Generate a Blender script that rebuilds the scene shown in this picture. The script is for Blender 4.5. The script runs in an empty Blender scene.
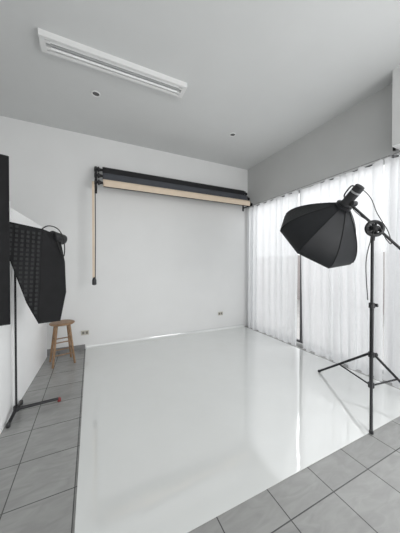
import bpy, bmesh, math, random
from mathutils import Vector, Matrix, noise
random.seed(4)
scene=bpy.context.scene
COL=scene.collection
FPX=228.0; CH=1.5; YAW=math.atan(109/228)
F=Vector((math.sin(YAW),math.cos(YAW),0)); R=Vector((math.cos(YAW),-math.sin(YAW),0)); Z=Vector((0,0,1))
def P(u,v,d): return F*d+R*(d*(u-200)/FPX)+Z*(CH+d*(264-v)/FPX)

# ---------------------------------------------------------------- materials
def mat(name,col,rough=.5,metal=0.,bump=0.,bscale=60.,var=0.,vscale=6.,spec=.5,coat=0.):
    m=bpy.data.materials.new(name); m.use_nodes=True; nt=m.node_tree; b=nt.nodes['Principled BSDF']
    b.inputs['Base Color'].default_value=(*col,1); b.inputs['Roughness'].default_value=rough
    b.inputs['Metallic'].default_value=metal; b.inputs['Specular IOR Level'].default_value=spec
    b.inputs['Coat Weight'].default_value=coat; b.inputs['Coat Roughness'].default_value=.03
    tc=nt.nodes.new('ShaderNodeTexCoord')
    if var>0:
        n=nt.nodes.new('ShaderNodeTexNoise'); n.inputs['Scale'].default_value=vscale; n.inputs['Detail'].default_value=4
        nt.links.new(tc.outputs['Object'],n.inputs['Vector'])
        r=nt.nodes.new('ShaderNodeValToRGB'); r.color_ramp.elements[0].position=.3; r.color_ramp.elements[1].position=.7
        r.color_ramp.elements[0].color=(*[c*(1-var) for c in col],1); r.color_ramp.elements[1].color=(*[min(1,c*(1+var)) for c in col],1)
        nt.links.new(n.outputs['Fac'],r.inputs['Fac']); nt.links.new(r.outputs['Color'],b.inputs['Base Color'])
    if bump>0:
        n=nt.nodes.new('ShaderNodeTexNoise'); n.inputs['Scale'].default_value=bscale; n.inputs['Detail'].default_value=3
        nt.links.new(tc.outputs['Object'],n.inputs['Vector'])
        bp=nt.nodes.new('ShaderNodeBump'); bp.inputs['Strength'].default_value=bump; bp.inputs['Distance'].default_value=.01
        nt.links.new(n.outputs['Fac'],bp.inputs['Height']); nt.links.new(bp.outputs['Normal'],b.inputs['Normal'])
        if coat: nt.links.new(bp.outputs['Normal'],b.inputs['Coat Normal'])
    return m
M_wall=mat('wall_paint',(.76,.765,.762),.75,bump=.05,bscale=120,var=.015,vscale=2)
M_wallr=mat('wall_paint_shaded',(.57,.575,.57),.75,bump=.05,bscale=120,var=.02,vscale=2)  # wall paint darkened: shade of the backlit window wall is in the colour
M_ceil=mat('ceiling_paint',(.66,.67,.668),.85,bump=.04,bscale=150,var=.015,vscale=2)
M_vinyl=mat('glossy_white_vinyl',(.73,.745,.735),.06,bump=.16,bscale=4.0,var=.01,vscale=3,spec=1.0,coat=1.0)
M_board=mat('white_foam_board',(.90,.905,.905),.6,var=.01)
M_black=mat('black_fabric',(.010,.010,.011),.75,bump=.3,bscale=300,var=.2,vscale=8,spec=.3)
M_black2=mat('black_nylon',(.011,.012,.014),.5,bump=.2,bscale=200,var=.2,vscale=5,spec=.35)
M_metal=mat('black_metal',(.014,.014,.016),.4,metal=.2,var=.1,vscale=20)
M_plast=mat('black_plastic',(.016,.016,.018),.42,var=.1,vscale=30)
M_steel=mat('steel',(.55,.56,.57),.3,metal=1.,var=.05)
M_cable=mat('rubber_cable',(.012,.012,.012),.5,var=.1)
M_wood=mat('stool_wood',(.27,.165,.09),.45,var=.25,vscale=14)
M_beige=mat('beige_paper',(.72,.60,.47),.8,var=.04,vscale=8)
M_grey=mat('dark_grey_paper',(.065,.07,.082),.8,var=.08,vscale=8)
M_bpaper=mat('black_paper',(.010,.010,.012),.75,var=.1,vscale=8)
M_cord=mat('pale_cable',(.3,.3,.3),.6,var=.1)
M_white=mat('white_enamel',(.78,.785,.78),.35,var=.01)
M_refl=mat('lamp_reflector',(.45,.46,.46),.4,var=.02)
M_tube=mat('frosted_tube',(.9,.91,.91),.3,var=.01)
M_diff=mat('diffuser_cloth',(.8,.8,.8),.8,var=.02)
M_plate=mat('socket_plate',(.55,.53,.47),.4,var=.02)
M_slot=mat('socket_insert',(.20,.19,.17),.5,var=.1)
M_red=mat('red_plastic',(.22,.025,.025),.4,var=.1)
M_alu=mat('window_aluminium',(.10,.10,.105),.45,metal=.0,var=.05)
M_lens=mat('lamp_lens',(.12,.12,.12),.2,var=.1)
M_facade=mat('outside_render',(.36,.32,.31),.9,var=.08,vscale=1.5)
M_pave=mat('outside_paving',(.42,.41,.40),.9,var=.1,vscale=3)
M_base=mat('skirting_tile',(.24,.24,.24),.35,var=.08,vscale=6)
M_egg=mat('egg_crate_web',(.045,.046,.048),.75,var=.1,vscale=20,spec=.2)

def glass():
    m=bpy.data.materials.new('window_glass'); m.use_nodes=True; nt=m.node_tree; nt.nodes.clear()
    o=nt.nodes.new('ShaderNodeOutputMaterial'); mx=nt.nodes.new('ShaderNodeMixShader')
    t=nt.nodes.new('ShaderNodeBsdfTransparent'); g=nt.nodes.new('ShaderNodeBsdfGlossy'); g.inputs['Roughness'].default_value=.02
    mx.inputs[0].default_value=.06
    nt.links.new(t.outputs[0],mx.inputs[1]); nt.links.new(g.outputs[0],mx.inputs[2]); nt.links.new(mx.outputs[0],o.inputs[0]); return m
M_glass=glass()
def sheer():
    m=bpy.data.materials.new('sheer_curtain'); m.use_nodes=True; nt=m.node_tree; nt.nodes.clear()
    o=nt.nodes.new('ShaderNodeOutputMaterial')
    tl=nt.nodes.new('ShaderNodeBsdfTranslucent'); df=nt.nodes.new('ShaderNodeBsdfDiffuse'); tr=nt.nodes.new('ShaderNodeBsdfTransparent')
    tc=nt.nodes.new('ShaderNodeTexCoord'); n=nt.nodes.new('ShaderNodeTexNoise'); n.inputs['Scale'].default_value=40
    nt.links.new(tc.outputs['Object'],n.inputs['Vector'])
    r=nt.nodes.new('ShaderNodeValToRGB'); r.color_ramp.elements[0].color=(.79,.80,.81,1); r.color_ramp.elements[1].color=(.86,.87,.88,1)
    nt.links.new(n.outputs['Fac'],r.inputs['Fac'])
    nt.links.new(r.outputs[0],tl.inputs['Color']); nt.links.new(r.outputs[0],df.inputs['Color'])
    a=nt.nodes.new('ShaderNodeMixShader'); a.inputs[0].default_value=.52
    nt.links.new(tl.outputs[0],a.inputs[1]); nt.links.new(df.outputs[0],a.inputs[2])
    # woven sheers look denser edge-on
    lw=nt.nodes.new('ShaderNodeLayerWeight'); lw.inputs[0].default_value=.35
    mr=nt.nodes.new('ShaderNodeMapRange'); mr.inputs[3].default_value=.12; mr.inputs[4].default_value=.01
    nt.links.new(lw.outputs['Facing'],mr.inputs[0])
    b=nt.nodes.new('ShaderNodeMixShader'); nt.links.new(mr.outputs[0],b.inputs[0])
    nt.links.new(a.outputs[0],b.inputs[1]); nt.links.new(tr.outputs[0],b.inputs[2]); nt.links.new(b.outputs[0],o.inputs[0]); return m
M_sheer=sheer()
def tiles():
    m=bpy.data.materials.new('grey_floor_tiles'); m.use_nodes=True; nt=m.node_tree; b=nt.nodes['Principled BSDF']
    g=nt.nodes.new('ShaderNodeNewGeometry'); mp=nt.nodes.new('ShaderNodeMapping'); mp.vector_type='POINT'
    T=.385
    mp.inputs['Location'].default_value=(-(1.05-T*20)/T,-(.96-T*20)/T,0); mp.inputs['Scale'].default_value=(1/T,1/T,1/T)
    nt.links.new(g.outputs['Position'],mp.inputs['Vector'])
    br=nt.nodes.new('ShaderNodeTexBrick'); br.offset=0; br.squash=1
    br.inputs['Scale'].default_value=1; br.inputs['Brick Width'].default_value=1; br.inputs['Row Height'].default_value=1
    br.inputs['Mortar Size'].default_value=.009; br.inputs['Mortar Smooth'].default_value=.1
    br.inputs['Color1'].default_value=(.31,.312,.305,1); br.inputs['Color2'].default_value=(.35,.352,.345,1)
    br.inputs['Mortar'].default_value=(.085,.085,.085,1)
    nt.links.new(mp.outputs[0],br.inputs['Vector'])
    n=nt.nodes.new('ShaderNodeTexNoise'); n.inputs['Scale'].default_value=5; n.inputs['Detail'].default_value=6; n.inputs['Distortion'].default_value=1.2
    mp2=nt.nodes.new('ShaderNodeMapping'); mp2.inputs['Scale'].default_value=(1,3,1); nt.links.new(g.outputs['Position'],mp2.inputs['Vector']); nt.links.new(mp2.outputs[0],n.inputs['Vector'])
    r=nt.nodes.new('ShaderNodeValToRGB'); r.color_ramp.elements[0].position=.35; r.color_ramp.elements[1].position=.7
    r.color_ramp.elements[0].color=(.88,.88,.88,1); r.color_ramp.elements[1].color=(1.06,1.06,1.06,1)
    nt.links.new(n.outputs['Fac'],r.inputs['Fac'])
    mx=nt.nodes.new('ShaderNodeMix'); mx.data_type='RGBA'; mx.blend_type='MULTIPLY'; mx.inputs[0].default_value=1
    nt.links.new(br.outputs['Color'],mx.inputs[6]); nt.links.new(r.outputs[0],mx.inputs[7]); nt.links.new(mx.outputs[2],b.inputs['Base Color'])
    b.inputs['Roughness'].default_value=.25
    bp=nt.nodes.new('ShaderNodeBump'); bp.invert=True; bp.inputs['Strength'].default_value=.4; bp.inputs['Distance'].default_value=.004
    nt.links.new(br.outputs['Fac'],bp.inputs['Height']); nt.links.new(bp.outputs[0],b.inputs['Normal'])
    return m
M_tiles=tiles()

# ---------------------------------------------------------------- mesh helpers
def finish(name,bm,m,parent=None,smooth=True,label=None,bevel=0,angle=35):
    bmesh.ops.recalc_face_normals(bm,faces=bm.faces[:])
    vs=[v.co for v in bm.verts]
    lo=Vector([min(v[i] for v in vs) for i in range(3)]); hi=Vector([max(v[i] for v in vs) for i in range(3)])
    c=(lo+hi)/2
    if parent is None: c.z=lo.z
    for v in bm.verts: v.co-=c
    me=bpy.data.meshes.new(name); bm.to_mesh(me); bm.free()
    me.materials.append(m)
    o=bpy.data.objects.new(name,me); COL.objects.link(o); o.location=c
    if smooth:
        for p in me.polygons: p.use_smooth=True
        me.set_sharp_from_angle(angle=math.radians(angle))
    if parent is not None:
        o.parent=parent; o.location=c-parent_world(parent)
    if label: o['label']=label
    if bevel:
        b=o.modifiers.new('bevel','BEVEL'); b.width=bevel; b.segments=2; b.limit_method='ANGLE'
    return o
def parent_world(p):
    w=Vector(p.location)
    while p.parent: p=p.parent; w+=Vector(p.location)
    return w
def root(name,loc,label,cat,group=None):
    o=bpy.data.objects.new(name,None); COL.objects.link(o); o.location=loc; o.empty_display_size=.1
    tag(o,label,cat,group); return o
def tag(o,label,cat,group=None):
    o['label']=label; o['category']=cat
    if group: o['group']=group
    return o
def struct(o,label=None):
    o['kind']='structure'
    if label: o['label']=label
    return o
def bbox(bm,lo,hi):
    lo=Vector(lo);hi=Vector(hi)
    r=bmesh.ops.create_cube(bm,size=1)
    for v in r['verts']:
        v.co=Vector([(lo[i]+hi[i])/2+v.co[i]*(hi[i]-lo[i]) for i in range(3)])
def frame(axis):
    a=Vector(axis).normalized(); h=Vector((0,0,1)) if abs(a.z)<.9 else Vector((1,0,0))
    x=h.cross(a).normalized(); y=a.cross(x); return x,y,a
def cyl(bm,p0,p1,r0,r1=None,n=16):
    r1=r0 if r1 is None else r1
    p0=Vector(p0);p1=Vector(p1); x,y,a=frame(p1-p0)
    A=[bm.verts.new(p0+(x*math.cos(t)+y*math.sin(t))*r0) for t in [2*math.pi*i/n for i in range(n)]]
    B=[bm.verts.new(p1+(x*math.cos(t)+y*math.sin(t))*r1) for t in [2*math.pi*i/n for i in range(n)]]
    for i in range(n): bm.faces.new((A[i],A[(i+1)%n],B[(i+1)%n],B[i]))
    bm.faces.new(A[::-1]); bm.faces.new(B)
def lathe(bm,p0,axis,prof,n=24):
    x,y,a=frame(axis); p0=Vector(p0); rings=[]
    for h,r in prof:
        rings.append([bm.verts.new(p0+a*h+(x*math.cos(2*math.pi*i/n)+y*math.sin(2*math.pi*i/n))*max(r,1e-4)) for i in range(n)])
    for k in range(len(rings)-1):
        for i in range(n): bm.faces.new((rings[k][i],rings[k][(i+1)%n],rings[k+1][(i+1)%n],rings[k+1][i]))
    bm.faces.new(rings[0][::-1]); bm.faces.new(rings[-1])
def smoothpath(pts,k=8):
    pts=[Vector(p) for p in pts]; out=[]
    for i in range(len(pts)-1):
        a=pts[max(i-1,0)];b=pts[i];c=pts[i+1];d=pts[min(i+2,len(pts)-1)]
        for j in range(k):
            t=j/k; out.append(.5*((2*b)+(c-a)*t+(2*a-5*b+4*c-d)*t*t+(3*b-a-3*c+d)*t**3))
    out.append(pts[-1]); return out
def tube(bm,pts,r,n=8,closed=False):
    pts=[Vector(p) for p in pts]; N=len(pts); rings=[]
    x=None
    for i,p in enumerate(pts):
        if closed: a=(pts[(i+1)%N]-pts[i-1]).normalized()
        else: a=(pts[min(i+1,N-1)]-pts[max(i-1,0)]).normalized()
        if x is None: x,_,_=frame(a)
        x=(x-a*x.dot(a)).normalized(); y=a.cross(x)
        rings.append([bm.verts.new(p+(x*math.cos(2*math.pi*k/n)+y*math.sin(2*math.pi*k/n))*r) for k in range(n)])
    for i in range(N if closed else N-1):
        A=rings[i];B=rings[(i+1)%N]
        for k in range(n): bm.faces.new((A[k],A[(k+1)%n],B[(k+1)%n],B[k]))
    if not closed: bm.faces.new(rings[0][::-1]); bm.faces.new(rings[-1])
def ring(bm,c,axis,Rr,r,n=28,m=8):
    x,y,a=frame(axis); c=Vector(c)
    tube(bm,[c+(x*math.cos(2*math.pi*i/n)+y*math.sin(2*math.pi*i/n))*Rr for i in range(n)],r,m,closed=True)
def NB(): return bmesh.new()
def simple(name,lo,hi,m,parent=None,label=None,bevel=0):
    bm=NB(); bbox(bm,lo,hi); return finish(name,bm,m,parent,smooth=False,label=label,bevel=bevel)

# ---------------------------------------------------------------- room
XL,XR,YB,YF,HC=-2.0,3.42,4.49,-2.6,3.77
struct(simple('floor',(XL,YF,-.1),(XR,YB,0),M_tiles),'grey ceramic tile floor with dark grout')
struct(simple('ceiling',(XL-.1,YF-.1,HC),(XR+.2,YB+.1,HC+.1),M_ceil),'plain white painted ceiling')
struct(simple('wall_back',(XL-.1,YB,-.1),(XR+.2,YB+.12,HC),M_wall),'smooth white painted wall')
struct(simple('wall_left',(XL-.12,YF,-.1),(XL,YB,HC),M_wall),'white painted wall')
struct(simple('wall_front',(XL-.1,YF-.12,-.1),(XR+.2,YF,HC),M_wall),'white painted wall')
WY0,WY1,WZ1=-1.2,4.36,2.86
bm=NB()
bbox(bm,(XR,YF,WZ1),(XR+.16,YB,HC)); bbox(bm,(XR,YF,-.1),(XR+.16,WY0,WZ1)); bbox(bm,(XR,WY1,-.1),(XR+.16,YB,WZ1)); bbox(bm,(XR,WY0,-.1),(XR+.16,WY1,.05))
struct(finish('wall_right',bm,M_wallr,smooth=False),'wall with backlit shade put into its colour, above a full height window')
struct(simple('trim_1',(3.2,-1.5,WZ1+.02),(XR,1.46,HC),M_wall),'boxed-out white wall section above the window')
struct(simple('baseboard_back',(XL,YB-.012,0),(-.1,YB,.085),M_base,bevel=.002),'grey tile skirting')
# windows
n=0
ys=[WY0+(WY1-WY0)*i/4 for i in range(5)]
for i in range(4):
    a,b=ys[i],ys[i+1]; n+=1
    w=bpy.data.objects.new('window_%d'%n,None); COL.objects.link(w); w.location=(XR+.08,(a+b)/2,.05); struct(w,'aluminium framed glass window pane')
    bm=NB(); t=.022; x0,x1=XR+.05,XR+.10
    bbox(bm,(x0,a+.002,.052),(x1,a+t,WZ1-.002)); bbox(bm,(x0,b-t,.052),(x1,b-.002,WZ1-.002))
    bbox(bm,(x0,a+t,.052),(x1,b-t,.085)); bbox(bm,(x0,a+t,WZ1-.04),(x1,b-t,WZ1-.002))
    finish('window_frame',bm,M_alu,w,smooth=False)
    simple('glass_pane',(XR+.078,a+t,.085),(XR+.082,b-t,WZ1-.04),M_glass,w)
# outside
struct(simple('outside_ground',(XR+.17,-12,-.3),(18,18,-.12),M_pave),'pale paving outside the window')
struct(simple('outside_wall',(8.5,-10,-.12),(8.8,14,1.9),M_facade),'low pinkish rendered wall outside')

# vinyl sweep
bm=NB(); prof=[]
y0=1.16; CR=.05
for i in range(24): prof.append((y0+(4.484-CR-y0)*i/24,.004))
for i in range(9):
    t=math.pi/2*i/8; prof.append((4.484-CR+CR*math.sin(t),.004+CR*(1-math.cos(t))))
prof.append((4.485,.06))
NX=24; g=[]
for (y,z) in prof:
    g.append([bm.verts.new((-.09+(3.30+.09)*k/NX,y,z)) for k in range(NX+1)])
for i in range(len(g)-1):
    for k in range(NX): bm.faces.new((g[i][k],g[i][k+1],g[i+1][k+1],g[i+1][k]))
o=finish('vinyl_backdrop_sheet',bm,M_vinyl,None,smooth=False)
s=o.modifiers.new('thickness','SOLIDIFY'); s.thickness=.0035; s.offset=-1
tag(o,'glossy white vinyl floor sheet curving up the wall over grey tiles','floor sheet')

# sockets
def socket(X,z):
    r=root('wall_socket',(X,YB-.001,z),'small beige double power socket on the white wall','power socket','wall power sockets')
    simple('plate',(X-.062,YB-.012,z-.04),(X+.062,YB-.001,z+.04),M_plate,r,bevel=.003)
    for dx in(-.028,.028):
        simple('outlet',(X+dx-.018,YB-.0145,z-.022),(X+dx+.018,YB-.012,z+.022),M_slot,r)
socket(-.10,.29); socket(2.66,.37)

# recessed spots
def spot(X,Y):
    r=root('recessed_spotlight',(X,Y,HC),'small round recessed ceiling spotlight with white ring','ceiling spotlight','ceiling spotlights')
    bm=NB(); ring(bm,(X,Y,HC-.004),(0,0,1),.05,.009); finish('trim_ring',bm,M_white,r)
    bm=NB(); lathe(bm,(X,Y,HC-.001),(0,0,-1),[(0,.044),(.004,.04),(.007,.02)]); finish('lamp_lens',bm,M_lens,r)
spot(.07,3.36); spot(2.25,3.38)

# fluorescent fixture
fx0,fx1,fy0,fy1=-.45,1.10,2.67,2.87; zt=HC; zb=HC-.06
r=root('fluorescent_ceiling_light',((fx0+fx1)/2,(fy0+fy1)/2,HC),'long white twin-tube fluorescent fixture on the ceiling, switched off','ceiling light')
bm=NB(); t=.028
bbox(bm,(fx0,fy0,zb),(fx1,fy0+t,zt)); bbox(bm,(fx0,fy1-t,zb),(fx1,fy1,zt)); bbox(bm,(fx0,fy0+t,zb),(fx0+.05,fy1-t,zt)); bbox(bm,(fx1-.05,fy0+t,zb),(fx1,fy1-t,zt))
finish('housing',bm,M_white,r,smooth=False)
bm=NB()
bbox(bm,(fx0+.05,fy0+t,HC-.02),(fx1-.05,fy1-t,HC-.005)); 
yc=(fy0+fy1)/2
vs=[bm.verts.new(p) for p in [(fx0+.05,yc-.025,HC-.02),(fx0+.05,yc+.025,HC-.02),(fx0+.05,yc,HC-.05),(fx1-.05,yc-.025,HC-.02),(fx1-.05,yc+.025,HC-.02),(fx1-.05,yc,HC-.05)]]
bm.faces.new((vs[0],vs[2],vs[5],vs[3])); bm.faces.new((vs[1],vs[4],vs[5],vs[2])); bm.faces.new((vs[0],vs[1],vs[2])); bm.faces.new((vs[3],vs[5],vs[4]))
finish('reflector',bm,M_refl,r,smooth=False)
for dy in(-.042,.042):
    bm=NB(); cyl(bm,(fx0+.09,yc+dy,HC-.042),(fx1-.09,yc+dy,HC-.042),.0135); finish('fluorescent_tube',bm,M_tube,r)
    for xx in (fx0+.07,fx1-.07):
        simple('tube_holder',(xx-.022,yc+dy-.014,HC-.06),(xx+.022,yc+dy+.014,HC-.02),M_white,r,bevel=.003)

# ---------------------------------------------------------------- backdrop rolls
x0r,x1r=.16,3.24
rolls=[('black',3.15,4.37,.054,M_bpaper),('dark grey',3.015,4.28,.056,M_grey),('beige',2.865,4.18,.062,M_beige)]
for nm,z,y,rr,m in rolls:
    r=root('backdrop_roll',((x0r+x1r)/2,y,z),'%s paper backdrop roll held on wall brackets'%nm,'backdrop roll','backdrop rolls on the wall')
    bm=NB(); lathe(bm,(x0r+.03,y,z),(1,0,0),[(0,rr-.012),(.0,rr),(x1r-x0r-.06,rr),(x1r-x0r-.06,rr-.012)],28); finish('paper',bm,m,r)
    bm=NB(); cyl(bm,(x0r-.085,y,z),(x1r+.055,y,z),.022); finish('core',bm,M_metal,r)
    bm=NB(); q=y-rr*.97
    bbox(bm,(x0r+.04,q-.004,z-rr*1.05-.012),(x1r-.04,q+.0,z+.01)); finish('loose_end',bm,m,r,smooth=False)
    bm=NB(); cyl(bm,(x0r+.035,q-.002,z-rr*1.05-.015),(x1r-.035,q-.002,z-rr*1.05-.015),.007); finish('weight_bar',bm,M_metal,r)
    bm=NB(); lathe(bm,(x0r-.055,y,z),(1,0,0),[(0,.03),(.012,.046),(.03,.046),(.034,.03),(.05,.03)]); finish('chain_wheel',bm,M_plast,r)
for X in (x0r-.075,x1r+.045):
    r=root('roller_bracket',(X,YB,2.78),'black metal wall bracket with three hooks carrying backdrop rolls','wall bracket','backdrop roll brackets')
    bm=NB(); bbox(bm,(X-.02,YB-.008,2.76),(X+.02,YB-.001,3.24)); finish('wall_plate',bm,M_metal,r,smooth=False)
    for nm,z,y,rr,m in rolls:
        bm=NB(); bbox(bm,(X-.008,y-.01,z-.045),(X+.008,YB-.008,z-.024))
        bbox(bm,(X-.008,y-.04,z-.05),(X+.008,y-.024,z+.0)); bbox(bm,(X-.008,y-.03,z-.05),(X+.008,y+.03,z-.0225))
        bbox(bm,(X-.008,y+.024,z-.05),(X+.008,y+.038,z+.055))
        finish('hook',bm,M_metal,r,smooth=False)
# pull chain with beige strip
r=root('pull_chain',(.05,4.18,2.85),'long beige and black pull chain with black weight','pull chain')
bm=NB(); bbox(bm,(.020,4.178,1.27),(.057,4.182,2.87)); finish('beige_cord',bm,M_beige,r,smooth=False)
bm=NB(); tube(bm,[(.068,4.18,2.84),(.070,4.18,2.0),(.064,4.18,1.26)],.007); finish('chain',bm,M_metal,r)
bm=NB(); lathe(bm,(.048,4.18,1.15),(0,0,1),[(0,.02),(.01,.034),(.08,.034),(.12,.02),(.13,.008)]); finish('weight',bm,M_plast,r)
for nm,z,y,rr,m in rolls:
    bm=NB(); ring(bm,(.062,y-.03,z-.02),(1,0,0),.03,.006); finish('chain_loop',bm,M_metal,r)

# ---------------------------------------------------------------- curtains
XC=3.335
def curtain(ya,yb,folds,seed,flareA=0,flareB=0,ztop=2.80):
    cy=(ya+yb)/2
    r=root('sheer_curtain',(XC,cy,.02),'floor length sheer white gathered curtain hanging before the bright window','curtain','sheer curtains at the window')
    NY=int(abs(yb-ya)*150); NZ=34; bm=NB(); G=[]
    k=max(3,int(abs(yb-ya)/.22))
    for j in range(NZ+1):
        h=j/NZ; row=[]
        for i in range(NY+1):
            s=i/NY
            q=s*folds*2*math.pi
            ph=noise.noise(Vector((s*folds*.5,h*.5,seed)))*3.2
            mod=.5+1.5*abs(noise.noise(Vector((s*folds*.35,h*.4,seed+20))))
            amp=.036*mod
            x=XC+amp*math.sin(q+ph)+.010*noise.noise(Vector((s*3,h*3,seed+3)))
            x=min(x,3.385)
            y=ya+(yb-ya)*s + .020*math.sin(2*(q+ph))*mod
            y+= flareA*(1-s)*(1-h)+flareB*s*(1-h)
            sag=abs(math.sin((s-.02)/.96*k*math.pi))
            zt=ztop+.02-.022*sag
            z=.022+.010*noise.noise(Vector((s*12,0,seed)))+(zt-.022)*h
            row.append(bm.verts.new((x,y,z)))
        G.append(row)
    for j in range(NZ):
        for i in range(NY): bm.faces.new((G[j][i],G[j][i+1],G[j+1][i+1],G[j+1][i]))
    finish('cloth',bm,M_sheer,r,angle=180)
    for i in range(k+1):
        bm=NB(); y=ya+(yb-ya)*(.02+.96*i/k); ring(bm,(XC,y,2.829),(0,1,0),.014,.003,12,6)
        finish('curtain_ring',bm,M_steel,r)
curtain(4.40,2.92,8,1.3,flareB=.03)
curtain(2.89,1.61,7,5.1,flareA=-.08)
curtain(1.59,.20,7,9.7)
r=root('curtain_rod',(XC,2,2.84),'thin pale cable rod carrying the sheer curtains','curtain rod')
bm=NB(); cyl(bm,(XC,-.3,2.84),(XC,4.45,2.84),.006,n=8); finish('cable',bm,M_cord,r)
for yy in (-.28,1.52,4.43):
    bm=NB(); bbox(bm,(XC-.008,yy-.012,2.828),(XR-.001,yy+.012,2.852)); finish('mount',bm,M_steel,r,smooth=False)
# black pole by trim
r=root('roller_pole',(3.3,1.5,2.9),'slim black pole fixed upright beside the boxed wall section','pole')
bm=NB(); cyl(bm,(3.34,1.50,2.88),(3.34,1.50,3.66),.014); finish('shaft',bm,M_metal,r)
for zz in (3.3,3.0): simple('clip',(3.33,1.49,zz),(XR-.001,1.51,zz+.02),M_metal,r)

# ---------------------------------------------------------------- stool
sc=Vector((-.40,4.03,0)); 
r=root('wooden_stool',sc,'round seated wooden bar stool with crossed rungs','stool')
bm=NB(); lathe(bm,sc+Z*.585,(0,0,1),[(0,.13),(.004,.155),(.014,.168),(.026,.168),(.033,.158),(.035,.12)],36); finish('seat',bm,M_wood,r)
LG=[]
for k in range(4):
    a=math.radians(45+90*k+14); d=Vector((math.cos(a),math.sin(a),0)); LG.append((sc+d*.115+Z*.59,sc+d*.20))
    bm=NB(); cyl(bm,LG[-1][0],LG[-1][1],.017,.015); finish('leg',bm,M_wood,r)
for k in range(4):
    for h in (.2 if k%2 else .16,.38 if k%2 else .34):
        A=LG[k];B=LG[(k+1)%4]; t=1-h/.59
        bm=NB(); cyl(bm,A[0].lerp(A[1],t),B[0].lerp(B[1],t),.009,n=10); finish('rung',bm,M_wood,r)

# ---------------------------------------------------------------- white boards
def board(xa,ya,xb,yb,h,lab):
    d=Vector((xb-xa,yb-ya,0)).normalized(); nn=Vector((-d.y,d.x,0))*.008
    bm=NB(); a=Vector((xa,ya,0));b=Vector((xb,yb,0))
    vs=[bm.verts.new(q+Z*z) for z in (0,h) for q in (a-nn,b-nn,b+nn,a+nn)]
    for f in [(0,1,2,3),(4,5,6,7),(0,1,5,4),(1,2,6,5),(2,3,7,6),(3,0,4,7)]: bm.faces.new([vs[i] for i in f])
    o=finish('foam_board',bm,M_board,None,smooth=False,bevel=.002); tag(o,lab,'reflector board','white reflector boards')
board(-.745,2.1,-.728,2.86,2.12,'tall white foam reflector board standing behind a light stand')
board(-.722,2.88,-.655,4.38,2.06,'tall white foam reflector board standing beside the wooden stool')

# ---------------------------------------------------------------- octabox light
base=Vector((2.815,1.459,0))
VT=.0045
r=root('light_stand',base+Z*VT,'tall black tripod light stand with round clamp on top','light stand')
feet=[Vector((2.84,2.12,.014+VT)),Vector((2.23,1.152,.014)),Vector((3.21,1.21,.014+VT))]
bm=NB(); cyl(bm,base+Z*.13,base+Z*1.05,.019); finish('lower_pole',bm,M_metal,r)
bm=NB(); cyl(bm,base+Z*1.0,base+Z*1.80,.015); finish('upper_pole',bm,M_metal,r)
for z in (.49,.15,1.04):
    bm=NB(); lathe(bm,base+Z*(z-.03),(0,0,1),[(0,.022),(.004,.030),(.056,.030),(.06,.022)],16); finish('collar',bm,M_plast,r)
for z in (.49,1.04):
    bm=NB(); lathe(bm,base+Z*z+R*.02,R,[(0,.008),(.02,.008),(.022,.02),(.04,.02)],12); finish('knob',bm,M_plast,r)
for f in feet:
    d=(f-base); d.z=0; dn=d.normalized()
    top=base+Z*.49+dn*.03
    bm=NB(); cyl(bm,top,f,.0135,n=10); finish('leg',bm,M_metal,r)
    mid=top.lerp(f,.55)
    bm=NB(); cyl(bm,base+Z*.15+dn*.025,mid,.009,n=8); finish('brace',bm,M_metal,r)
    bm=NB(); lathe(bm,f-Z*.014,(0,0,1),[(0,.014),(.005,.018),(.025,.016),(.03,.008)],12); finish('foot',bm,M_plast,r)
# boom
clampP=P(373.5,229,2.50)
r2=root('boom_arm',clampP,'black boom arm with round clamp wheel carrying the octagonal softbox','boom arm')
headP=P(348,203,2.55); endP=P(412,259,2.42)
bd=(clampP-headP).normalized()
bm=NB(); cyl(bm,headP-bd*.02,clampP+(endP-clampP)*1.0,.014); finish('boom_pole',bm,M_metal,r2)
nrm=(F*-.93+R*-.3+Z*.1).normalized()
bm=NB(); ring(bm,clampP+nrm*.02,nrm,.075,.020,32,8); finish('clamp_wheel',bm,M_plast,r2)
bm=NB(); lathe(bm,clampP-nrm*.03,nrm,[(0,.04),(.004,.05),(.03,.05),(.034,.035),(.07,.03),(.08,.02)],24)
x,y,a=frame(nrm)
for k in range(5):
    t=2*math.pi*k/5; q=x*math.cos(t)+y*math.sin(t); cyl(bm,clampP+nrm*.02+q*.02,clampP+nrm*.02+q*.078,.012,n=8)
finish('clamp_hub',bm,M_metal,r2)
bm=NB(); cyl(bm,Vector((base.x,base.y,1.76)),Vector((clampP.x,clampP.y,clampP.z-.02)),.022); finish('clamp_socket',bm,M_metal,r2)
bm=NB(); lathe(bm,endP-bd*.1,bd,[(0,.02),(.0,.04),(.1,.04),(.11,.02)],16); finish('counterweight',bm,M_metal,r2)

axis=(F*.728+R*-.24+Z*-.64).normalized()
r3=root('octagonal_softbox_light',headP,'black octagonal softbox on a strobe head, angled down from boom','studio softbox')
x,y,a=frame(axis); roll=math.radians(14)
X8=[x*math.cos(roll+2*math.pi*k/8)+y*math.sin(roll+2*math.pi*k/8) for k in range(8)]
ap=headP+axis*.05-R*.025; Lb=.47; r0=.075; r1=.505; ST=10
bm=NB(); rings=[]
for s in range(ST+1):
    t=s/ST; rad=r0+(r1-r0)*(1-(1-t)**1.6); rings.append([bm.verts.new(ap+axis*(Lb*t)+q*rad) for q in X8])
rings.append([bm.verts.new(ap+axis*(Lb+.04)+q*(r1)) for q in X8])
for s in range(len(rings)-1):
    for k in range(8): bm.faces.new((rings[s][k],rings[s][(k+1)%8],rings[s+1][(k+1)%8],rings[s+1][k]))
o=finish('softbox_shell',bm,M_black2,r3,angle=25); sd=o.modifiers.new('t','SOLIDIFY'); sd.thickness=.004
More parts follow.
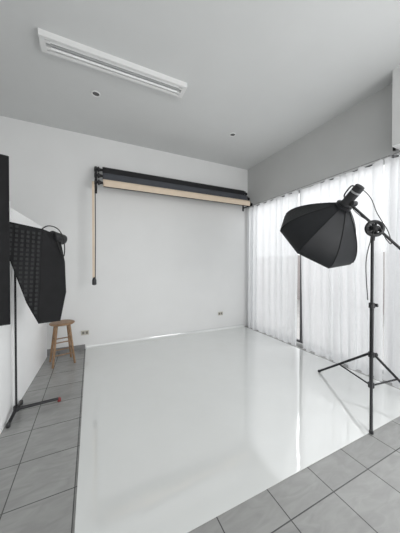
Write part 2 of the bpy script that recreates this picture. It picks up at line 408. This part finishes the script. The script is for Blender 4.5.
for k in range(8):
    pts=[]
    for s in range(ST+1):
        t=s/ST; rad=r0+(r1-r0)*(1-(1-t)**1.6)+.002; pts.append(ap+axis*(Lb*t)+X8[k]*rad)
    bm=NB(); tube(bm,pts,.005,6); finish('seam_piping',bm,M_black,r3)
bm=NB(); vs=[bm.verts.new(ap+axis*(Lb+.02)+q*(r1-.01)) for q in X8]; bm.faces.new(vs); bmesh.ops.solidify(bm,geom=bm.faces[:],thickness=.003); finish('diffuser',bm,M_diff,r3,smooth=False,label='white diffuser cloth')
bm=NB(); lathe(bm,ap-axis*.025,axis,[(0,.06),(0,.088),(.03,.088),(.035,.07)],28); finish('speed_ring',bm,M_metal,r3)
bm=NB(); lathe(bm,ap-axis*.26,axis,[(0,.035),(.003,.048),(.03,.052),(.20,.052),(.23,.06)],28); finish('lamp_head',bm,M_plast,r3)
bm=NB(); lathe(bm,ap-axis*.20,axis,[(0,.0535),(.018,.0535)],28); finish('trim_band',bm,M_steel,r3,label='silver trim band')
bm=NB(); side=axis.cross(Z).normalized(); upv=side.cross(axis)
hb=ap-axis*.12
tube(bm,smoothpath([hb-axis*.10+upv*.05,hb-axis*.08+upv*.09,hb+axis*.02+upv*.09,hb+axis*.05+upv*.05]),.008); finish('handle',bm,M_plast,r3)
bm=NB(); lathe(bm,headP-axis*.03-upv*.055,side,[(-.03,.02),(-.03,.03),(.03,.03),(.03,.02)],16); finish('tilt_knob',bm,M_plast,r3)
bm=NB()
pk=[P(352,191,2.5),P(360,189,2.45),P(370,198,2.42),P(376,212,2.42),P(382,222,2.42),P(388,232,2.42),P(391,244,2.42),P(385,238,2.42),P(378,226,2.42),P(372,236,2.43),P(366,262,2.47),P(368,300,2.5)]
tube(bm,smoothpath(pk),.0045,6); finish('power_cable',bm,M_cable,r3)
bm=NB(); tube(bm,smoothpath([P(350,196,2.5),P(352,208,2.44),P(360,216,2.42),P(370,222,2.42)]),.004,6); finish('power_cable',bm,M_cable,r3)

# ---------------------------------------------------------------- left softbox on stand
pb=Vector((-.665,2.77,0))
r=root('rolling_light_stand',pb,'black light stand with red tipped leg against white boards','light stand')
bm=NB(); cyl(bm,pb+Z*.06,pb+Z*1.62,.009); finish('pole',bm,M_metal,r)
bm=NB(); lathe(bm,pb+Z*.06,(0,0,1),[(0,.02),(.005,.025),(.05,.025),(.055,.02)],16); finish('hub',bm,M_plast,r)
for f in (Vector((-.33,2.89,.035)),Vector((-.68,3.0,.03)),Vector((-.69,2.64,.03))):
    d=(f-pb); d.z=0; d.normalize()
    bm=NB(); cyl(bm,pb+Z*.08+d*.02,f,.016,.014,n=12); finish('leg',bm,M_metal,r)
    bm=NB(); lathe(bm,Vector((f.x,f.y,0))+d*.01,(0,0,1),[(0,.012),(.006,.017),(.035,.017),(.045,.010)],14); finish('foot',bm,M_red if f.x>-.5 else M_plast,r,label='red foot cap' if f.x>-.5 else None)
front=[P(2,220,2.02),P(43,229,2.22),P(38,324,2.16)]
o0=front[1]; e1=(front[0]-front[1]); e2=(front[2]-front[1]); nf=e1.cross(e2).normalized()
def onplane(u,v):
    c=Vector((0,0,CH)); dr=P(u,v,1)-c; t=(o0-c).dot(nf)/dr.dot(nf); return c+dr*t
fp=[onplane(*q) for q in [(2,220),(43,229),(38,324),(26,303),(11,262),(2,240)]]
bk=[P(60,236,2.42),P(65,262,2.42),P(66,292,2.42),P(60,321,2.36)]
r=root('rectangular_softbox_light',(fp[0]+fp[2])/2,'black softbox with egg crate grid and strobe head on a stand','studio softbox')
bm=NB()
for q in fp+bk: bm.verts.new(q)
cc=sum(fp,Vector())/len(fp)
bmesh.ops.convex_hull(bm,input=bm.verts[:])
finish('softbox_shell',bm,M_black,r,smooth=False)
if nf.dot(Vector((0,0,CH))-o0)<0: nf=-nf
bm=NB()
vs=[bm.verts.new(cc+(q-cc)*.97+nf*.004) for q in fp]; bm.faces.new(vs)
bmesh.ops.solidify(bm,geom=bm.faces[:],thickness=.003); finish('grid_cloth',bm,M_black2,r,smooth=False)
def inside(pt,poly2):
    c=False;n=len(poly2);j=n-1
    for i in range(n):
        xi,yi=poly2[i];xj,yj=poly2[j]
        if (yi>pt[1])!=(yj>pt[1]) and pt[0]<(xj-xi)*(pt[1]-yi)/(yj-yi)+xi: c=not c
        j=i
    return c
ey=e2.normalized(); ex=ey.cross(nf).normalized()
poly=[((q-cc).dot(ex)*.93,(q-cc).dot(ey)*.93) for q in fp]
bm=NB(); s=.042
for i in range(-16,17):
    for j in range(-19,20):
        cx,cyy=i*s,j*s
        if inside((cx,cyy),poly):
            p0=cc+ex*cx+ey*cyy+nf*.006; w=.011
            q=[p0+ex*a+ey*b for a,b in ((-w,-w),(w,-w),(w,w),(-w,w))]
            V=[bm.verts.new(k) for k in q]+[bm.verts.new(k+nf*.008) for k in q]
            for f in [(0,1,5,4),(1,2,6,5),(2,3,7,6),(3,0,4,7),(4,5,6,7)]: bm.faces.new([V[t] for t in f])
finish('egg_crate_grid',bm,M_egg,r,smooth=False)
bm=NB(); lathe(bm,P(52,236,2.34),(P(64,240,2.5)-P(52,236,2.34)),[(0,.05),(.0,.055),(.15,.055),(.16,.04)],20); finish('lamp_head',bm,M_plast,r)
bm=NB(); tube(bm,smoothpath([P(40,231,2.2),P(48,226,2.3),P(58,229,2.36),P(64,240,2.4),P(64,256,2.4),P(59,246,2.36),P(56,233,2.33)]),.006,6); finish('power_cable',bm,M_cable,r)
bm=NB(); cyl(bm,pb+Z*1.60,cc.lerp(P(60,275,2.42),.35),.014); finish('tilt_bracket',bm,M_metal,r)

# ---------------------------------------------------------------- black strip softbox
c0=P(-12,240,1.80)
r=root('strip_softbox_light',Vector((c0.x,c0.y,.98)),'tall flat black strip softbox hanging upright on a stand','studio softbox')
d=(P(10,240,1.95)-P(-40,240,1.75)); d.z=0; d.normalize(); nn=Vector((-d.y,d.x,0))
A=P(10,240,1.95); A.z=0
def slab(bm,a,b,n0,n1,z0,z1):
    vs=[bm.verts.new(q+Z*z) for z in (z0,z1) for q in (a+nn*n0,b+nn*n0,b+nn*n1,a+nn*n1)]
    for f in [(0,1,2,3),(4,5,6,7),(0,1,5,4),(1,2,6,5),(2,3,7,6),(3,0,4,7)]: bm.faces.new([vs[i] for i in f])
B=A-d*.40
bm=NB(); slab(bm,A,B,0,.06,.98,2.42); finish('softbox_shell',bm,M_black,r,smooth=False,bevel=.006)
bm=NB(); slab(bm,A-d*.015,B+d*.015,-.004,0.0,.995,2.405); finish('front_cloth',bm,M_black,r,smooth=False)
sp=B.lerp(A,.35)+nn*.10
bm=NB(); cyl(bm,Vector((sp.x,sp.y,1.7)),Vector((sp.x,sp.y,1.7))-nn*.05,.03); finish('mount',bm,M_metal,r)
r=root('light_stand',Vector((sp.x,sp.y,0)),'black tripod light stand holding a strip softbox','light stand')
bm=NB(); cyl(bm,Vector((sp.x,sp.y,.05)),Vector((sp.x,sp.y,1.75)),.014); finish('pole',bm,M_metal,r)
for k in range(3):
    a=math.radians(150+k*50+40); q=Vector((math.cos(a),math.sin(a),0))
    bm=NB(); cyl(bm,Vector((sp.x,sp.y,.4))+q*.01,Vector((sp.x,sp.y,.012))+q*.42,.011); finish('leg',bm,M_metal,r)

# ---------------------------------------------------------------- lights & world
w=bpy.data.worlds.new('World'); scene.world=w; w.use_nodes=True
bg=w.node_tree.nodes['Background']; bg.inputs[0].default_value=(.97,.985,1,1); bg.inputs[1].default_value=1.5
ld=bpy.data.lights.new('daylight','AREA'); ld.shape='RECTANGLE'; ld.size=6; ld.size_y=2.6; ld.energy=225; ld.color=(.985,.992,1)
lo=bpy.data.objects.new('daylight',ld); COL.objects.link(lo); lo.location=(5.6,2.0,3.6)
lo.rotation_euler=(Vector((0,2.0,.9))-lo.location).to_track_quat('-Z','Y').to_euler()
# added fill lamp inside the room beside the camera, brightens the left boards
ld=bpy.data.lights.new('side_fill_lamp','AREA'); ld.shape='RECTANGLE'; ld.size=1.8; ld.size_y=2.6; ld.energy=85; ld.color=(.99,.995,1)
lo=bpy.data.objects.new('side_fill_lamp',ld); COL.objects.link(lo); lo.location=(3.1,-1.0,1.6)
lo.rotation_euler=(Vector((-.5,3.0,1.3))-lo.location).to_track_quat('-Z','Y').to_euler()
# added fill lamp behind the camera, stands for no known opening
ld=bpy.data.lights.new('rear_fill_lamp','AREA'); ld.shape='RECTANGLE'; ld.size=4.6; ld.size_y=2.6; ld.energy=65; ld.color=(1,.995,.985)
lo=bpy.data.objects.new('rear_fill_lamp',ld); COL.objects.link(lo); lo.location=(.9,-2.5,1.9)
lo.rotation_euler=(math.radians(90),0,0)

# ---------------------------------------------------------------- camera
cd=bpy.data.cameras.new('camera'); cam=bpy.data.objects.new('camera',cd); COL.objects.link(cam)
cd.sensor_fit='VERTICAL'; cd.sensor_height=36; cd.lens=FPX/533*36; cd.clip_start=.02
cam.location=(0,0,CH); cam.rotation_euler=(math.radians(90-.63),0,-YAW)
scene.camera=cam
scene.view_settings.view_transform='Standard'
